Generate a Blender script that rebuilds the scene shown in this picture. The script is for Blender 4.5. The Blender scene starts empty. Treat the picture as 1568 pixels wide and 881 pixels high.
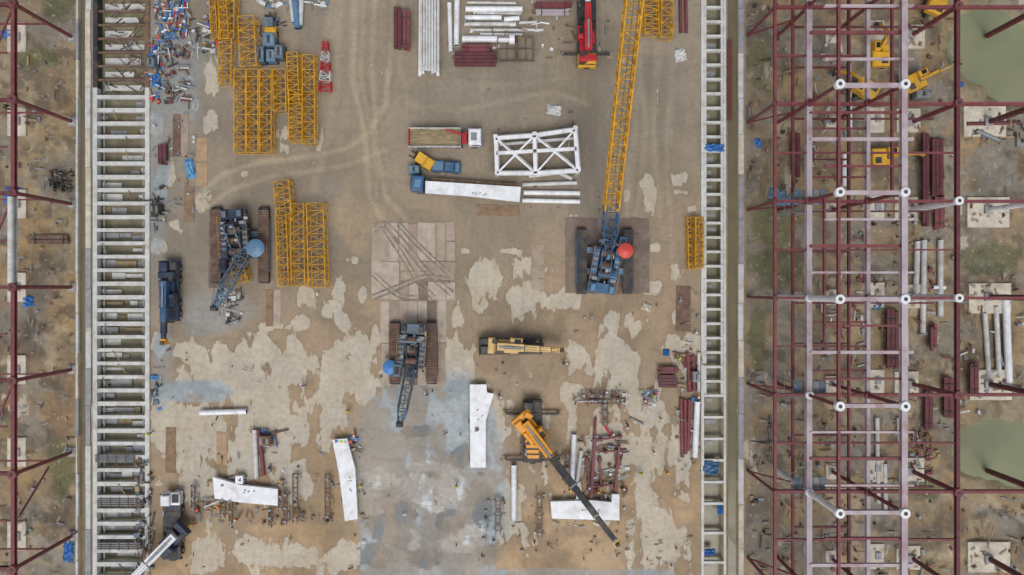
import bpy, math, random
import numpy as np
from mathutils import Vector, Matrix
random.seed(7)
S=0.1; H=104.53
def P(px,py,z=0.0):
    k=(H-z)/H
    return Vector(((px-784)*S*k,(440.5-py)*S*k,z))
def lin(h):
    h=h.lstrip('#'); r=[]
    for i in (0,2,4):
        c=int(h[i:i+2],16)/255
        r.append(c/12.92 if c<=0.04045 else ((c+0.055)/1.055)**2.4)
    return r
scene=bpy.context.scene
COL=scene.collection
# ---------------------------------------------------------------- materials
MATS={}
def M(name,hexc,rough=0.6,metal=0.0,dirt=0.35,var=0.25,dirtcol='#8a7a64',scale=1.2):
    if name in MATS: return MATS[name]
    m=bpy.data.materials.new(name); m.use_nodes=True
    nt=m.node_tree; N=nt.nodes; L=nt.links
    b=N['Principled BSDF']; b.inputs['Roughness'].default_value=rough; b.inputs['Metallic'].default_value=metal
    g=N.new('ShaderNodeNewGeometry')
    n1=N.new('ShaderNodeTexNoise'); n1.inputs['Scale'].default_value=scale; n1.inputs['Detail'].default_value=4
    n2=N.new('ShaderNodeTexNoise'); n2.inputs['Scale'].default_value=scale*0.45; n2.inputs['Detail'].default_value=6; n2.inputs['Roughness'].default_value=0.7
    L.new(g.outputs['Position'],n1.inputs['Vector']); L.new(g.outputs['Position'],n2.inputs['Vector'])
    c=lin(hexc)
    r1=N.new('ShaderNodeValToRGB'); r1.color_ramp.elements[0].position=0.3; r1.color_ramp.elements[1].position=0.7
    r1.color_ramp.elements[0].color=[x*(1-var) for x in c]+[1]; r1.color_ramp.elements[1].color=[min(.85,x*(1+var*0.6)) for x in c]+[1]
    L.new(n1.outputs['Fac'],r1.inputs['Fac'])
    r2=N.new('ShaderNodeValToRGB'); r2.color_ramp.elements[0].position=0.48; r2.color_ramp.elements[1].position=0.68
    r2.color_ramp.elements[0].color=(0,0,0,1); r2.color_ramp.elements[1].color=(dirt,dirt,dirt,1)
    L.new(n2.outputs['Fac'],r2.inputs['Fac'])
    mx=N.new('ShaderNodeMixRGB'); mx.inputs['Color2'].default_value=lin(dirtcol)+[1]
    L.new(r2.outputs['Color'],mx.inputs['Fac']); L.new(r1.outputs['Color'],mx.inputs['Color1'])
    L.new(mx.outputs['Color'],b.inputs['Base Color'])
    MATS[name]=m; return m
white=M('white_paint','#dde0e4',.5,0,.35,.12)
white2=M('dirty_white_paint','#c2c3c2',.6,0,.5,.2)
red=M('red_oxide_steel','#74393e',.6,0,.3,.3,'#6a5a50')
red2=M('red_oxide_steel_dark','#5e2c32',.6,0,.3,.3,'#5a4a44')
pink=M('primed_steel_pale','#aea3a8',.6,0,.75,.15,'#87555a',.5)
rust=M('rusty_steel','#6b5246',.8,0,.5,.35)
rust2=M('rusty_plate_brown','#846b55',.85,0,.5,.3)
yellow=M('yellow_paint','#c8931c',.5,0,.35,.3,'#6a5222')
yellow2=M('yellow_machine_paint','#d2a02a',.45,0,.25,.15)
tan=M('cream_yellow_paint','#ccac70',.5,0,.25,.15)
orange=M('orange_paint','#d9931e',.45,0,.15,.1)
navy=M('navy_paint','#20304a',.45,0,.2,.25)
blue=M('blue_paint','#305a80',.45,0,.3,.25)
bluel=M('light_blue_paint','#557c9c',.5,0,.3,.2)
bluegrey=M('blue_grey_paint','#566a7a',.5,0,.35,.25)
redp=M('red_paint','#b0202c',.4,0,.15,.15)
redorange=M('coral_red_paint','#cc463a',.5,0,.15,.1)
black=M('black_rubber','#202122',.8,0,.3,.3)
dark=M('dark_steel','#38383a',.6,.2,.4,.3)
grey=M('grey_steel','#80868a',.55,.1,.4,.2)
glass=M('dark_glass','#1a2228',.08,0,.1,.1)
conc=M('concrete_pale','#c2c4c1',.85,0,.45,.15)
conc2=M('concrete_grey','#94969a',.85,0,.5,.25)
conc3=M('footing_concrete','#c6beae',.9,0,.5,.2)
sand=M('sand_load','#8e8062',.95,0,.5,.25)
wood=M('weathered_wood','#9a8468',.9,0,.3,.3)
wood2=M('pale_plywood','#a58b6e',.85,0,.4,.2)
tarpb=M('blue_tarp','#2d6bb0',.5,0,.15,.25)
tarpl=M('cyan_tarp','#5b97c4',.5,0,.2,.25)
skin=M('skin','#8a5a40',.6,0,0,.05)
trou=M('work_trousers','#2a3346',.9,0,.2,.2)
vesto=M('orange_vest','#e0571a',.8,0,.05,.1)
vestg=M('lime_vest','#a8cc2c',.8,0,.05,.1)
vestb=M('blue_overalls','#2e4f86',.8,0,.05,.1)
helm=M('white_helmet','#dadada',.35,0,.05,.05)
helmy=M('yellow_helmet','#dcb420',.35,0,.05,.05)
plates=[M('plate_%d'%i,h,.85,0,.6,.22,'#ada08b',.9) for i,h in enumerate(['#a59688','#9d8e80','#ab9d90','#a99d91','#988778'])]
dplates=[M('dark_plate_%d'%i,h,.8,0,.5,.25,'#8f7f70',.9) for i,h in enumerate(['#705f54','#74665c','#7a6b60','#6a5e56'])]
# ---------------------------------------------------------------- builder
Z=Vector((0,0,1))
class B:
    def __init__(s): s.v=[];s.f=[];s.m=[];s.mats=[];s.T=Matrix.Identity(4)
    def mi(s,mat):
        if mat not in s.mats: s.mats.append(mat)
        return s.mats.index(mat)
    def add(s,vs,fs,mat):
        o=len(s.v); i=s.mi(mat)
        s.v+= [s.T@Vector(v) for v in vs]
        for f in fs: s.f.append([o+j for j in f]); s.m.append(i)
    def box(s,c,d,mat,rz=0.0,tilt=None):
        R=Matrix.Rotation(rz,3,'Z')
        if tilt: R=R@Matrix.Rotation(tilt,3,'Y')
        c=Vector(c); vs=[]
        for z in (-.5,.5):
            for x,y in ((-.5,-.5),(.5,-.5),(.5,.5),(-.5,.5)):
                vs.append(c+R@Vector((x*d[0],y*d[1],z*d[2])))
        s.add(vs,[(3,2,1,0),(4,5,6,7),(0,1,5,4),(1,2,6,5),(2,3,7,6),(3,0,4,7)],mat)
    def bbox(s,c,d,mat,rz=0.0,b=0.08):
        R=Matrix.Rotation(rz,3,'Z'); c=Vector(c); vs=[]
        for z,q in ((-.5*d[2],0),(.5*d[2]-b,0),(.5*d[2],b)):
            for x,y in ((-1,-1),(1,-1),(1,1),(-1,1)):
                vs.append(c+R@Vector((x*(d[0]/2-q),y*(d[1]/2-q),z)))
        fs=[(3,2,1,0),(8,9,10,11)]
        for k in (0,4):
            for i in range(4):
                j=(i+1)%4; fs.append((k+i,k+j,k+4+j,k+4+i))
        s.add(vs,fs,mat)
    def fr(s,p0,p1):
        p0=Vector(p0);p1=Vector(p1);d=(p1-p0); L=d.length; d.normalize()
        a=d.cross(Z)
        if a.length<1e-3: a=Vector((1,0,0))
        a.normalize(); u=a.cross(d); return p0,p1,d,a,u,L
    def beam(s,p0,p1,w,h,mat,w2=None,h2=None):
        p0,p1,d,a,u,L=s.fr(p0,p1); w2=w if w2 is None else w2; h2=h if h2 is None else h2
        vs=[]
        for p,ww,hh in ((p0,w,h),(p1,w2,h2)):
            for x,y in ((-.5,-.5),(.5,-.5),(.5,.5),(-.5,.5)): vs.append(p+a*x*ww+u*y*hh)
        s.add(vs,[(3,2,1,0),(4,5,6,7),(0,1,5,4),(1,2,6,5),(2,3,7,6),(3,0,4,7)],mat)
    def ibeam(s,p0,p1,w,h,mat,t=.05):
        q0,q1,d,a,u,L=s.fr(p0,p1)
        s.beam(q0+u*(h/2-t/2),q1+u*(h/2-t/2),w,t,mat)
        s.beam(q0-u*(h/2-t/2),q1-u*(h/2-t/2),w,t,mat)
        s.beam(q0,q1,t,h-2*t-.004,mat)
    def cyl(s,p0,p1,r,mat,n=10,r2=None,caps=True):
        p0,p1,d,a,u,L=s.fr(p0,p1); r2=r if r2 is None else r2
        vs=[];fs=[]
        for p,rr in ((p0,r),(p1,r2)):
            for i in range(n):
                t=2*math.pi*i/n; vs.append(p+a*math.cos(t)*rr+u*math.sin(t)*rr)
        for i in range(n): fs.append((i,(i+1)%n,n+(i+1)%n,n+i))
        if caps: fs.append(tuple(range(n-1,-1,-1))); fs.append(tuple(range(n,2*n)))
        s.add(vs,fs,mat)
    def pipe(s,p0,p1,r,mat,n=12):
        s.cyl(p0,p1,r,mat,n,caps=False)
        q0,q1,d,a,u,L=s.fr(p0,p1)
        s.cyl(q0+d*.03,q1-d*.03,r*.86,dark,n)
        s.cyl(q0,q0+d*.12,r*1.12,mat,n,caps=False); s.cyl(q1-d*.12,q1,r*1.12,mat,n,caps=False)
    def lattice(s,p0,p1,w,h,mat,bay=1.6,rc=.1,rd=.055,w2=None,h2=None):
        p0,p1,d,a,u,L=s.fr(p0,p1); w2=w if w2 is None else w2; h2=h if h2 is None else h2
        n=max(2,int(round(L/bay)))
        def pt(i,cx,cy):
            t=i/n; ww=w+(w2-w)*t; hh=h+(h2-h)*t
            return p0+d*L*t+a*cx*ww/2+u*cy*hh/2
        C=[(-1,-1),(1,-1),(1,1),(-1,1)]
        for c in C: s.cyl(pt(0,*c),pt(n,*c),rc,mat,6)
        for i in range(n):
            for k in range(4):
                c0=C[k];c1=C[(k+1)%4]
                if i%2: c0,c1=c1,c0
                s.cyl(pt(i,*c0),pt(i+1,*c1),rd,mat,4,caps=False)
        for i in (list(range(0,n+1,1))):
            for k in range(4): s.cyl(pt(i,*C[k]),pt(i,*C[(k+1)%4]),rd,mat,4,caps=False)
    def prism(s,poly,z0,z1,mat):
        A=sum(poly[i][0]*poly[(i+1)%len(poly)][1]-poly[(i+1)%len(poly)][0]*poly[i][1] for i in range(len(poly)))
        if A<0: poly=poly[::-1]
        n=len(poly); vs=[(p[0],p[1],z0) for p in poly]+[(p[0],p[1],z1) for p in poly]
        fs=[tuple(range(n-1,-1,-1)),tuple(range(n,2*n))]+[(i,(i+1)%n,n+(i+1)%n,n+i) for i in range(n)]
        s.add(vs,fs,mat)
    def done(s,name,loc=None,rz=0.0,bevel=0,smooth=False):
        me=bpy.data.meshes.new(name)
        if loc is None:
            lo=Vector([min(v[i] for v in s.v) for i in range(3)]); hi=Vector([max(v[i] for v in s.v) for i in range(3)])
            c=(lo+hi)/2; c.z=lo.z; vs=[tuple(v-c) for v in s.v]; loc=c
        else: vs=[tuple(v) for v in s.v]
        me.from_pydata(vs,[],s.f); me.update()
        for m in s.mats: me.materials.append(m)
        me.polygons.foreach_set('material_index',s.m)
        ob=bpy.data.objects.new(name,me); ob.location=loc; ob.rotation_euler=(0,0,rz); COL.objects.link(ob)
        if bevel:
            bm=ob.modifiers.new('bevel','BEVEL'); bm.width=bevel; bm.segments=1; bm.limit_method='ANGLE'
        return ob
def ang(p,q): return math.atan2(-(q[1]-p[1]),q[0]-p[0])
# ---------------------------------------------------------------- ground
rng=np.random.default_rng(3); LAT=rng.random((8,256,256))
def vn(x,y,sc,seed=0):
    u=x/sc+37.3*seed; v=y/sc+11.7*seed
    i=np.floor(u).astype(int); j=np.floor(v).astype(int); fu=u-i; fv=v-j
    fu=fu*fu*(3-2*fu); fv=fv*fv*(3-2*fv); T=LAT[seed%8]
    a=T[i%256,j%256];b=T[(i+1)%256,j%256];c=T[i%256,(j+1)%256];d=T[(i+1)%256,(j+1)%256]
    return (a*(1-fu)+b*fu)*(1-fv)+(c*(1-fu)+d*fu)*fv
def fbm(x,y,sc,seed=0,o=4):
    r=0;w=0
    for k in range(o): r=r+vn(x,y,sc/2**k,seed+k)*.5**k; w+=.5**k
    return r/w
def ss(a,b,x):
    t=np.clip((x-a)/(b-a),0,1); return t*t*(3-2*t)
CUTS=[(121,132,-.9),(147,225,-1.5),(1077.5,1107.5,-1.5),(1115,1130,-1.0)]
fine=list(np.arange(-60,1640,3.2))
edges=sorted([c for t in CUTS for c in t[:2]])
pts=[(-6000,0),(-1500,0),(-400,0)]+[(x,0) for x in fine if all(abs(x-e)>1.2 for e in edges)]+[(1900,0),(3000,0),(7500,0)]
def zx(x):
    for a,b,z in CUTS:
        if a<x<b: return z
    return 0
cols=[(x,zx(x)) for x,_ in pts]
for e in edges:
    cols+= [(e-.04,zx(e-.5)),(e+.04,zx(e+.5))]
cols.sort()
gx=np.array([c[0] for c in cols]); gz=np.array([c[1] for c in cols])
gy=np.array([-7000,-2500,-900,-300]+list(np.arange(-60,945,3.2))+[1200,1800,3400,8000])
X,Y=np.meshgrid(gx,gy,indexing='ij'); Zg=np.repeat(gz[:,None],len(gy),1).astype(float)
soil=((X<120)|(X>1142)).astype(float)
n_l=fbm(X,Y,110,0); n_m=fbm(X,Y,38,2); n_s=fbm(X,Y,14,4,3)
Zg+=soil*((n_m-.5)*.7+(n_s-.5)*.35)*ss(0,14,np.minimum(np.abs(X-120),np.abs(X-1142)))
def blob(cx,cy,rx,ry):
    return np.exp(-(((X-cx)/rx)**2+((Y-cy)/ry)**2)**1.3*.7)
ponds=[(1515,70,62,60),(1560,115,55,45),(1520,692,58,46),(1558,700,40,50)]
pm=np.zeros_like(X)
for p in ponds: pm=np.maximum(pm,blob(*p))
Zg-=soil*ss(.3,.7,pm+ (n_s-.5)*.35+(n_m-.5)*.3)*1.0
def lerp(a,b,t): return a*(1-t[...,None])+b*t[...,None]
C=lambda h: np.array(lin(h))
yard=lerp(lerp(C('#9a8e7c'),C('#a08a6e'),ss(120,430,Y)),C('#ad9069'),ss(520,800,Y))
yard=lerp(yard,C('#8b8a84'),.8*ss(385,270,X+(n_m-.5)*110)*ss(580,400,Y))
yard=lerp(yard,C('#867e71'),.75*blob(840,180,190,150))
yard=lerp(yard,C('#827e74'),.6*blob(1000,60,90,140)*ss(.3,.6,n_m))
yard=lerp(yard,C('#6e695e'),.7*blob(897,230,26,130))
yard=lerp(yard,C('#5f594d'),.6*blob(897,118,13,36))
yard=lerp(yard,C('#787770'),.65*blob(450,360,150,110)*ss(.35,.6,n_m))
yard=lerp(yard,C('#856f55'),.65*ss(.47,.63,n_m)*ss(380,520,Y))
yard=lerp(yard,C('#90826c'),.5*ss(.5,.65,n_l))
yard=lerp(yard,C('#7d7466'),.6*ss(.54,.68,fbm(X,Y*.6,60,6))*ss(520,300,Y))
sc_=lerp(C('#96815f'),C('#6f5f4b'),ss(.42,.62,n_m)); sc_=lerp(sc_,C('#a38f6b'),ss(.5,.72,n_l)*.7)
sc_=lerp(sc_,C('#b5a587'),ss(.56,.68,fbm(X,Y,30,5))*.65)
sc_=lerp(sc_,C('#85827a'),.75*ss(.48,.62,fbm(X,Y,50,7)))
sc_=lerp(sc_,C('#ab8853'),.45*ss(.54,.66,fbm(X,Y,60,1)))
sc_=lerp(sc_,C('#807b72'),.8*ss(1225,1150,X)*(X>1000)*ss(.35,.6,n_s))
sc_=lerp(sc_,C('#463d35'),ss(.6,.7,fbm(X,Y,22,6))*.65)
sc_=lerp(sc_,C('#453d36'),.7*np.maximum(blob(62,430,20,40),blob(96,275,20,22)))
sc_=lerp(sc_,C('#8a8462'),ss(.2,.55,pm)*.8)
base=lerp(yard,sc_,soil)
trench=((X>147)&(X<225))|((X>1077.5)&(X<1107.5))
tcol=lerp(C('#746d58'),C('#8d8772'),ss(.4,.65,n_s)); tcol=lerp(tcol,C('#9fa19c'),ss(.5,.58,fbm(X,Y,26,1))*.7)
base=np.where(trench[...,None],tcol,base)
def poly_d(pl):
    d=np.full(X.shape,1e9)
    for (x0,y0),(x1,y1) in zip(pl[:-1],pl[1:]):
        vx,vy=x1-x0,y1-y0; t=np.clip(((X-x0)*vx+(Y-y0)*vy)/(vx*vx+vy*vy),0,1)
        d=np.minimum(d,np.hypot(X-x0-t*vx,Y-y0-t*vy))
    return d
tracks=[([(300,300),(345,265),(400,248),(470,240),(530,228),(565,205),(590,160),(600,60),(605,-40)],4,.6),
 ([(310,325),(350,292),(410,272),(480,262),(540,250),(590,230)],4,.55),([(545,-40),(540,120),(560,210),(565,300),(590,345)],5,.5),
 ([(575,-40),(570,100),(575,220),(590,300),(620,335)],4,.5),([(520,-40),(515,100),(505,200),(480,290)],6,.25),([(558,-40),(553,120),(570,210),(578,300)],3,.35),
 ([(620,-40),(610,90),(625,160),(700,170),(850,140),(900,160)],5,.25),([(700,130),(800,130),(870,120)],4,.2),
 ([(990,0),(975,150),(960,330)],7,.3),([(1010,40),(1000,200),(1010,330)],5,.3),([(975,60),(990,200),(975,330)],4,.3),([(1030,100),(1020,250),(1035,430)],5,.25)]
for pl,w,a in tracks:
    d=poly_d(pl)+ (n_s-.5)*6
    base=lerp(base,C('#bfae92'),a*np.exp(-(d/w)**2)*(1-soil)*(.5+.8*n_s))
    base=lerp(base,C('#766a58'),a*.6*np.exp(-((d-w*1.8)/w)**2)*(1-soil)*(.3+.8*n_m))
pb=[(997,305,13,30),(1045,275,20,13),(1048,295,17,8),(1055,318,20,9),(1000,440,14,12),(960,350,30,6),(322,115,14,28),(322,185,13,24),(255,272,20,32),
(240,190,14,16),(315,305,18,22),(242,378,15,12),(430,213,16,22),(372,268,8,7),(520,445,11,24),(520,497,12,16),(467,456,24,16),(460,495,14,11),
(742,440,24,42),(800,435,24,45),(835,412,16,12),(872,455,17,18),(835,460,12,14),(405,560,80,42),(330,575,50,40),(262,640,30,45),(420,630,60,45),(300,650,50,40),
(540,560,42,45),(505,630,24,55),(380,690,60,34),(450,740,40,30),(300,740,30,36),(390,842,34,22),(320,840,30,30),(530,850,30,20),(460,850,30,18),(700,550,22,38),
(885,553,18,22),(945,555,32,40),(985,625,26,40),(990,740,24,85),(1042,690,16,75),(880,600,20,12),(825,645,14,26),(720,640,50,60),(1010,815,30,45),(1045,527,32,18),
(700,480,14,20),(965,500,12,20),(935,500,12,18),(620,480,18,16),(1035,420,12,20),(1038,490,10,14),(880,690,34,34),(945,690,34,50),(780,790,34,40),(300,540,26,18),(500,480,8,8),
(500,560,9,45),(245,530,12,14),(350,450,14,12),(340,75,8,12),(420,500,25,8),(310,75,9,8),(300,160,7,9),(845,170,8,5),(780,385,20,5),(715,385,7,5),(1000,380,10,6),(962,300,6,10),(880,330,9,5),(250,230,9,11),(265,345,9,8),(290,120,8,8),(503,345,6,9),(545,400,6,6),(555,455,6,14)]
pa=np.zeros_like(X)
for p in pb: pa=np.maximum(pa,blob(*p))
pa=pa*.74+.1*ss(440,620,Y)+.05*ss(340,400,Y)
pa*=(1-soil)
pa=np.where(soil>0,.15*ss(.5,.7,n_l)*(X>1142),pa)
wet=blob(655,720,118,165)
wet=np.maximum(wet,1.05*ss(543,560,X)*ss(768,752,X)*ss(600,650,Y))
wet=np.maximum(wet,.75*blob(300,600,70,20)); wet=np.maximum(wet,.6*blob(240,250,25,200)); wet=np.maximum(wet,.6*blob(330,480,80,50)); wet=np.maximum(wet,.5*blob(250,560,25,120)); wet=np.maximum(wet,.62*blob(270,120,50,120))
wet=np.maximum(wet,.9*ss(862,880,Y)*ss(560,600,X)*ss(1060,1000,X))
wet*=(1-soil)
gr=np.zeros_like(X)
for p in [(1185,340,45,45),(1190,410,50,35),(1520,395,55,28),(1160,520,14,60),(95,720,26,50),(90,10,26,30),(1420,750,30,16),(1160,90,16,50),(60,90,40,16),(1240,730,20,50),(1530,200,20,10)]: gr=np.maximum(gr,blob(*p))
gr=np.maximum(gr,.42*ss(.5,.65,fbm(X,Y,70,3)))
gr*=soil
dk=np.zeros_like(X); wt=np.zeros_like(X)
for p in [(600,805,32,34),(575,850,26,20),(690,800,18,20),(735,770,20,34),(760,850,30,16),(640,660,18,10),(705,700,14,16),(650,855,30,14)]: dk=np.maximum(dk,blob(*p))
for p in [(580,735,40,14),(640,745,26,22),(690,745,20,26),(720,815,26,10),(670,775,20,12),(655,715,26,8),(625,830,16,16),(700,835,24,12)]: wt=np.maximum(wt,blob(*p))
nx,ny=X.shape
verts=np.stack([(X-784)*S,(440.5-Y)*S,Zg],-1).reshape(-1,3)
idx=np.arange(nx*ny).reshape(nx,ny)
q=np.stack([idx[:-1,:-1],idx[:-1,1:],idx[1:,1:],idx[1:,:-1]],-1).reshape(-1,4)
me=bpy.data.meshes.new('ground'); me.vertices.add(nx*ny); me.vertices.foreach_set('co',verts.ravel())
me.loops.add(q.size); me.loops.foreach_set('vertex_index',q.ravel().astype(np.int32))
me.polygons.add(len(q)); me.polygons.foreach_set('loop_start',np.arange(0,q.size,4,dtype=np.int32)); 
me.update(calc_edges=True)
for nm,arr in (('Col',base),('Msk',np.stack([pa,wet,gr],-1)),('Stn',np.stack([dk,wt,soil],-1))):
    a=me.color_attributes.new(nm,'FLOAT_COLOR','POINT')
    a.data.foreach_set('color',np.concatenate([arr,np.ones(arr.shape[:2]+(1,))],-1).reshape(-1).astype(np.float32))
gm=bpy.data.materials.new('muddy_ground'); gm.use_nodes=True; nt=gm.node_tree; N=nt.nodes; L=nt.links; bs=N['Principled BSDF']
def node(t,**k):
    n=N.new(t)
    for a,b in k.items(): setattr(n,a,b)
    return n
geo=node('ShaderNodeNewGeometry')
def noise(sc,det=5,rough=.6,dist=0,vec=None):
    n=node('ShaderNodeTexNoise'); n.inputs['Scale'].default_value=sc;n.inputs['Detail'].default_value=det;n.inputs['Roughness'].default_value=rough;n.inputs['Distortion'].default_value=dist
    L.new(vec or geo.outputs['Position'],n.inputs['Vector']); return n.outputs['Fac']
def math_(op,a,b=None,c=None):
    n=node('ShaderNodeMath',operation=op)
    for i,v in enumerate((a,b,c)):
        if v is None: continue
        if isinstance(v,(int,float)): n.inputs[i].default_value=v
        else: L.new(v,n.inputs[i])
    return n.outputs[0]
def ramp(f,a,b,c0=0.,c1=1.):
    n=node('ShaderNodeMapRange',interpolation_type='SMOOTHSTEP'); L.new(f,n.inputs[0])
    for i,v in enumerate((a,b,c0,c1)): n.inputs[i+1].default_value=v
    return n.outputs[0]
def mix(f,a,b,bt='MIX'):
    n=node('ShaderNodeMixRGB',blend_type=bt)
    for i,v in enumerate((f,a,b)):
        if isinstance(v,(int,float)): n.inputs[i].default_value=v
        elif isinstance(v,str): n.inputs[i].default_value=lin(v)+[1]
        elif isinstance(v,tuple): n.inputs[i].default_value=v
        else: L.new(v,n.inputs[i])
    return n.outputs[0]
ca=node('ShaderNodeVertexColor',layer_name='Col'); cm=node('ShaderNodeVertexColor',layer_name='Msk'); cs=node('ShaderNodeVertexColor',layer_name='Stn')
sp=node('ShaderNodeSeparateColor'); L.new(cm.outputs['Color'],sp.inputs[0]); st_=node('ShaderNodeSeparateColor'); L.new(cs.outputs['Color'],st_.inputs[0])
def mapping(sx,sy,rot=0):
    m=node('ShaderNodeMapping'); m.inputs['Scale'].default_value=(sx,sy,1); m.inputs['Rotation'].default_value=(0,0,rot); L.new(geo.outputs['Position'],m.inputs['Vector']); return m.outputs[0]
mp=mapping(1,.45); mp2=mapping(1,.14,.12); mp3=mapping(.16,1,-.25)
nA=noise(.42,6,.58,.25,mp); nA2=noise(.15,3,.5,.2); nB=noise(.09,6,.62,.3); nC=noise(1.4,6,.65); nD=noise(7,4,.6); nS=noise(.9,5,.6,.5,mp2); nT=noise(.7,5,.6,.6,mp3)
f=math_('ADD',sp.outputs[0],math_('ADD',math_('MULTIPLY',math_('SUBTRACT',nA,.5),2.3),math_('MULTIPLY',math_('SUBTRACT',nA2,.5),1.2)))
patch=math_('MULTIPLY',ramp(f,.46,.51),ramp(math_('ADD',nS,math_('MULTIPLY',f,-.12)),.4,.7,1.,.62))
halo=ramp(f,.2,.47)
pcol=mix(ramp(noise(.25,5,.6),.35,.68),'#b3a793','#c1b7a4'); pcol=mix(ramp(nT,.5,.72,0,.3),pcol,'#a0917a'); pcol=mix(ramp(nB,.48,.6,0,.45),pcol,'#b0ada4')
w=ramp(math_('ADD',sp.outputs[1],math_('MULTIPLY',math_('SUBTRACT',nB,.5),.9)),.38,.58)
wcol=mix(ramp(noise(.22,7,.65,.5),.40,.6),'#8b979c','#a5aeb3')
sn=math_('MULTIPLY',math_('SUBTRACT',noise(.33,8,.68,.3),.5),2.4)
wcol=mix(ramp(math_('ADD',st_.outputs[1],sn),.35,.6,0,.85),wcol,'#d3d9dc')
wcol=mix(ramp(math_('ADD',st_.outputs[0],math_('MULTIPLY',sn,-1.)),.38,.5,0,.85),wcol,'#62696d')
wcol=mix(ramp(nT,.56,.7,0,.4),wcol,'#938977')
c=mix(math_('MULTIPLY',w,.3),ca.outputs['Color'],'#878e92')
c=mix(math_('MULTIPLY',halo,math_('SUBTRACT',.32,math_('MULTIPLY',st_.outputs[2],.3))),c,'#7c6c56')
c=mix(ramp(nS,.5,.75,0,.3),c,'#b4a48b')
c=mix(ramp(nT,.5,.72,0,.32),c,'#776d5e')
c=mix(ramp(nB,.45,.62,0,.35),c,'#7b7263')
c=mix(patch,c,pcol)
c=mix(math_('MULTIPLY',w,ramp(f,.2,.55,.3,.97)),c,wcol)
g=ramp(math_('ADD',sp.outputs[2],math_('MULTIPLY',math_('SUBTRACT',noise(.35,9,.8),.5),2.2)),.45,.75,0,.75)
gcol=mix(ramp(noise(3.0,6,.7),.35,.65),'#424a2c','#6c6e44')
c=mix(g,c,gcol)
c=mix(ramp(nD,.3,.75,.14,0),c,'#554a3b')
c=mix(ramp(nC,.32,.62,.22,0),c,'#5a4d3d')
# soil only: rough small-scale clods and pale rubble
c=mix(math_('MULTIPLY',st_.outputs[2],ramp(noise(.8,8,.75),.5,.68,0,.5)),c,'#5b4e40')
c=mix(math_('MULTIPLY',st_.outputs[2],ramp(noise(1.1,8,.75,.4),.56,.66,0,.6)),c,'#b8ae9a')
L.new(c,bs.inputs['Base Color'])
L.new(ramp(nB,.35,.65,.5,.85),bs.inputs['Roughness'])
bp=node('ShaderNodeBump'); bp.inputs['Strength'].default_value=.3; bp.inputs['Distance'].default_value=.12
L.new(math_('ADD',nC,math_('MULTIPLY',nD,.3)),bp.inputs['Height']); L.new(bp.outputs[0],bs.inputs['Normal'])
me.materials.append(gm); COL.objects.link(bpy.data.objects.new('ground',me))
# water
wc=M('muddy_water','#6d6650',.2,0,.3,.12,'#8a8460',.25); wp=M('pond_water','#7e8266',.25,0,.5,.12,'#8f8d72',.12)
def sheet(name,x0,y0,x1,y1,z,mat):
    b=B(); p=[P(x0,y1),P(x1,y1),P(x1,y0),P(x0,y0)]
    b.add([(q.x,q.y,z) for q in p],[(0,1,2,3)],mat); return b.done(name)
sheet('canal_water',121.3,-900,131.7,1800,-.35,wc)
sheet('canal_water',1115.3,-900,1129.7,1800,-.4,wc)
sl=M('trench_slurry','#777159',.3,0,.7,.25,'#97947f',.5)
sheet('trench_water',147.4,-300,224.6,1200,-1.32,sl)
sheet('trench_water',1077.8,-300,1107.2,1200,-1.32,sl)
sheet('pond_water',1430,-20,1640,215,-.48,wp)
sheet('pond_water',1440,630,1640,760,-.48,wp)
# ---------------------------------------------------------------- ledges and strutted trenches
def wx(px): return (px-784)*S
def wy(py): return (440.5-py)*S
def pbox(b,x0,y0,x1,y1,z0,z1,mat,rz=0):
    b.box(((wx(x0)+wx(x1))/2,(wy(y0)+wy(y1))/2,(z0+z1)/2),(abs(x1-x0)*S,abs(y1-y0)*S,z1-z0),mat,rz)
for nm,x0,x1 in (('canal_wall',132.2,140),('canal_wall',1130.2,1138),('canal_wall',117.5,120.6)):
    b=B(); y=-100
    while y<990:
        d=random.uniform(55,70); pbox(b,x0+random.uniform(-.4,.4),y,x1+random.uniform(-.8,.8),y+d-.6,-.2,.22+random.uniform(0,.04),random.choice([conc,conc2,conc3])); y+=d
    b.done(nm)
b=B()
pbox(b,143.5,135,150,990,-.9,.25,conc); pbox(b,223,135,230,990,-.9,.24,conc)
pbox(b,143.5,-120,150,134.8,-.9,.2,dark); pbox(b,223,-120,230,134.8,-.9,.2,rust)
y=146
while y<985:
    w_=random.uniform(5.2,6.6); dx=random.uniform(-.3,.3)
    pbox(b,150.05,y+dx,222.95,y+dx+w_,-.5,.2+random.uniform(-.03,.03),random.choice([conc,conc,white2]))
    if random.random()<.9:
        x=150.3
        while x<215:
            l=random.uniform(8,34)
            if random.random()<.6: pbox(b,x,y+w_+random.uniform(1,6),min(x+l,222),y+w_+random.uniform(8,14),-1.45,-1.2+random.uniform(0,.25),random.choice([conc2,conc2,conc,sand]))
            x+=l+1
    for xx in (156,216):
        pbox(b,xx,y+w_+.6,xx+1.6,y+20,-.6,-.45+random.uniform(0,.05),conc2)
    if random.random()<.35:
        x=random.uniform(155,200); b.beam((wx(x),wy(y+3),.28),(wx(x+random.uniform(4,14)),wy(y+18),.26),.12,.08,random.choice([wood,rust,grey]))
    y+=20.4
b.done('concrete_strut_trench')
b=B(); y=-110
while y<130:
    pbox(b,150.1,y,222.9,y+3,-.3,.05,rust); pbox(b,155,y+7,215+random.uniform(-25,5),y+7+random.uniform(7,11),-1.3,-1.0,conc)
    for _ in range(9): 
        x=random.uniform(150,215); b.beam((wx(x),wy(y+random.uniform(0,20)),-.9),(wx(x+random.uniform(4,20)),wy(y+random.uniform(0,20)),-.8),.12,.1,random.choice([rust,dark,wood,conc2]))
    y+=21
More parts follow.
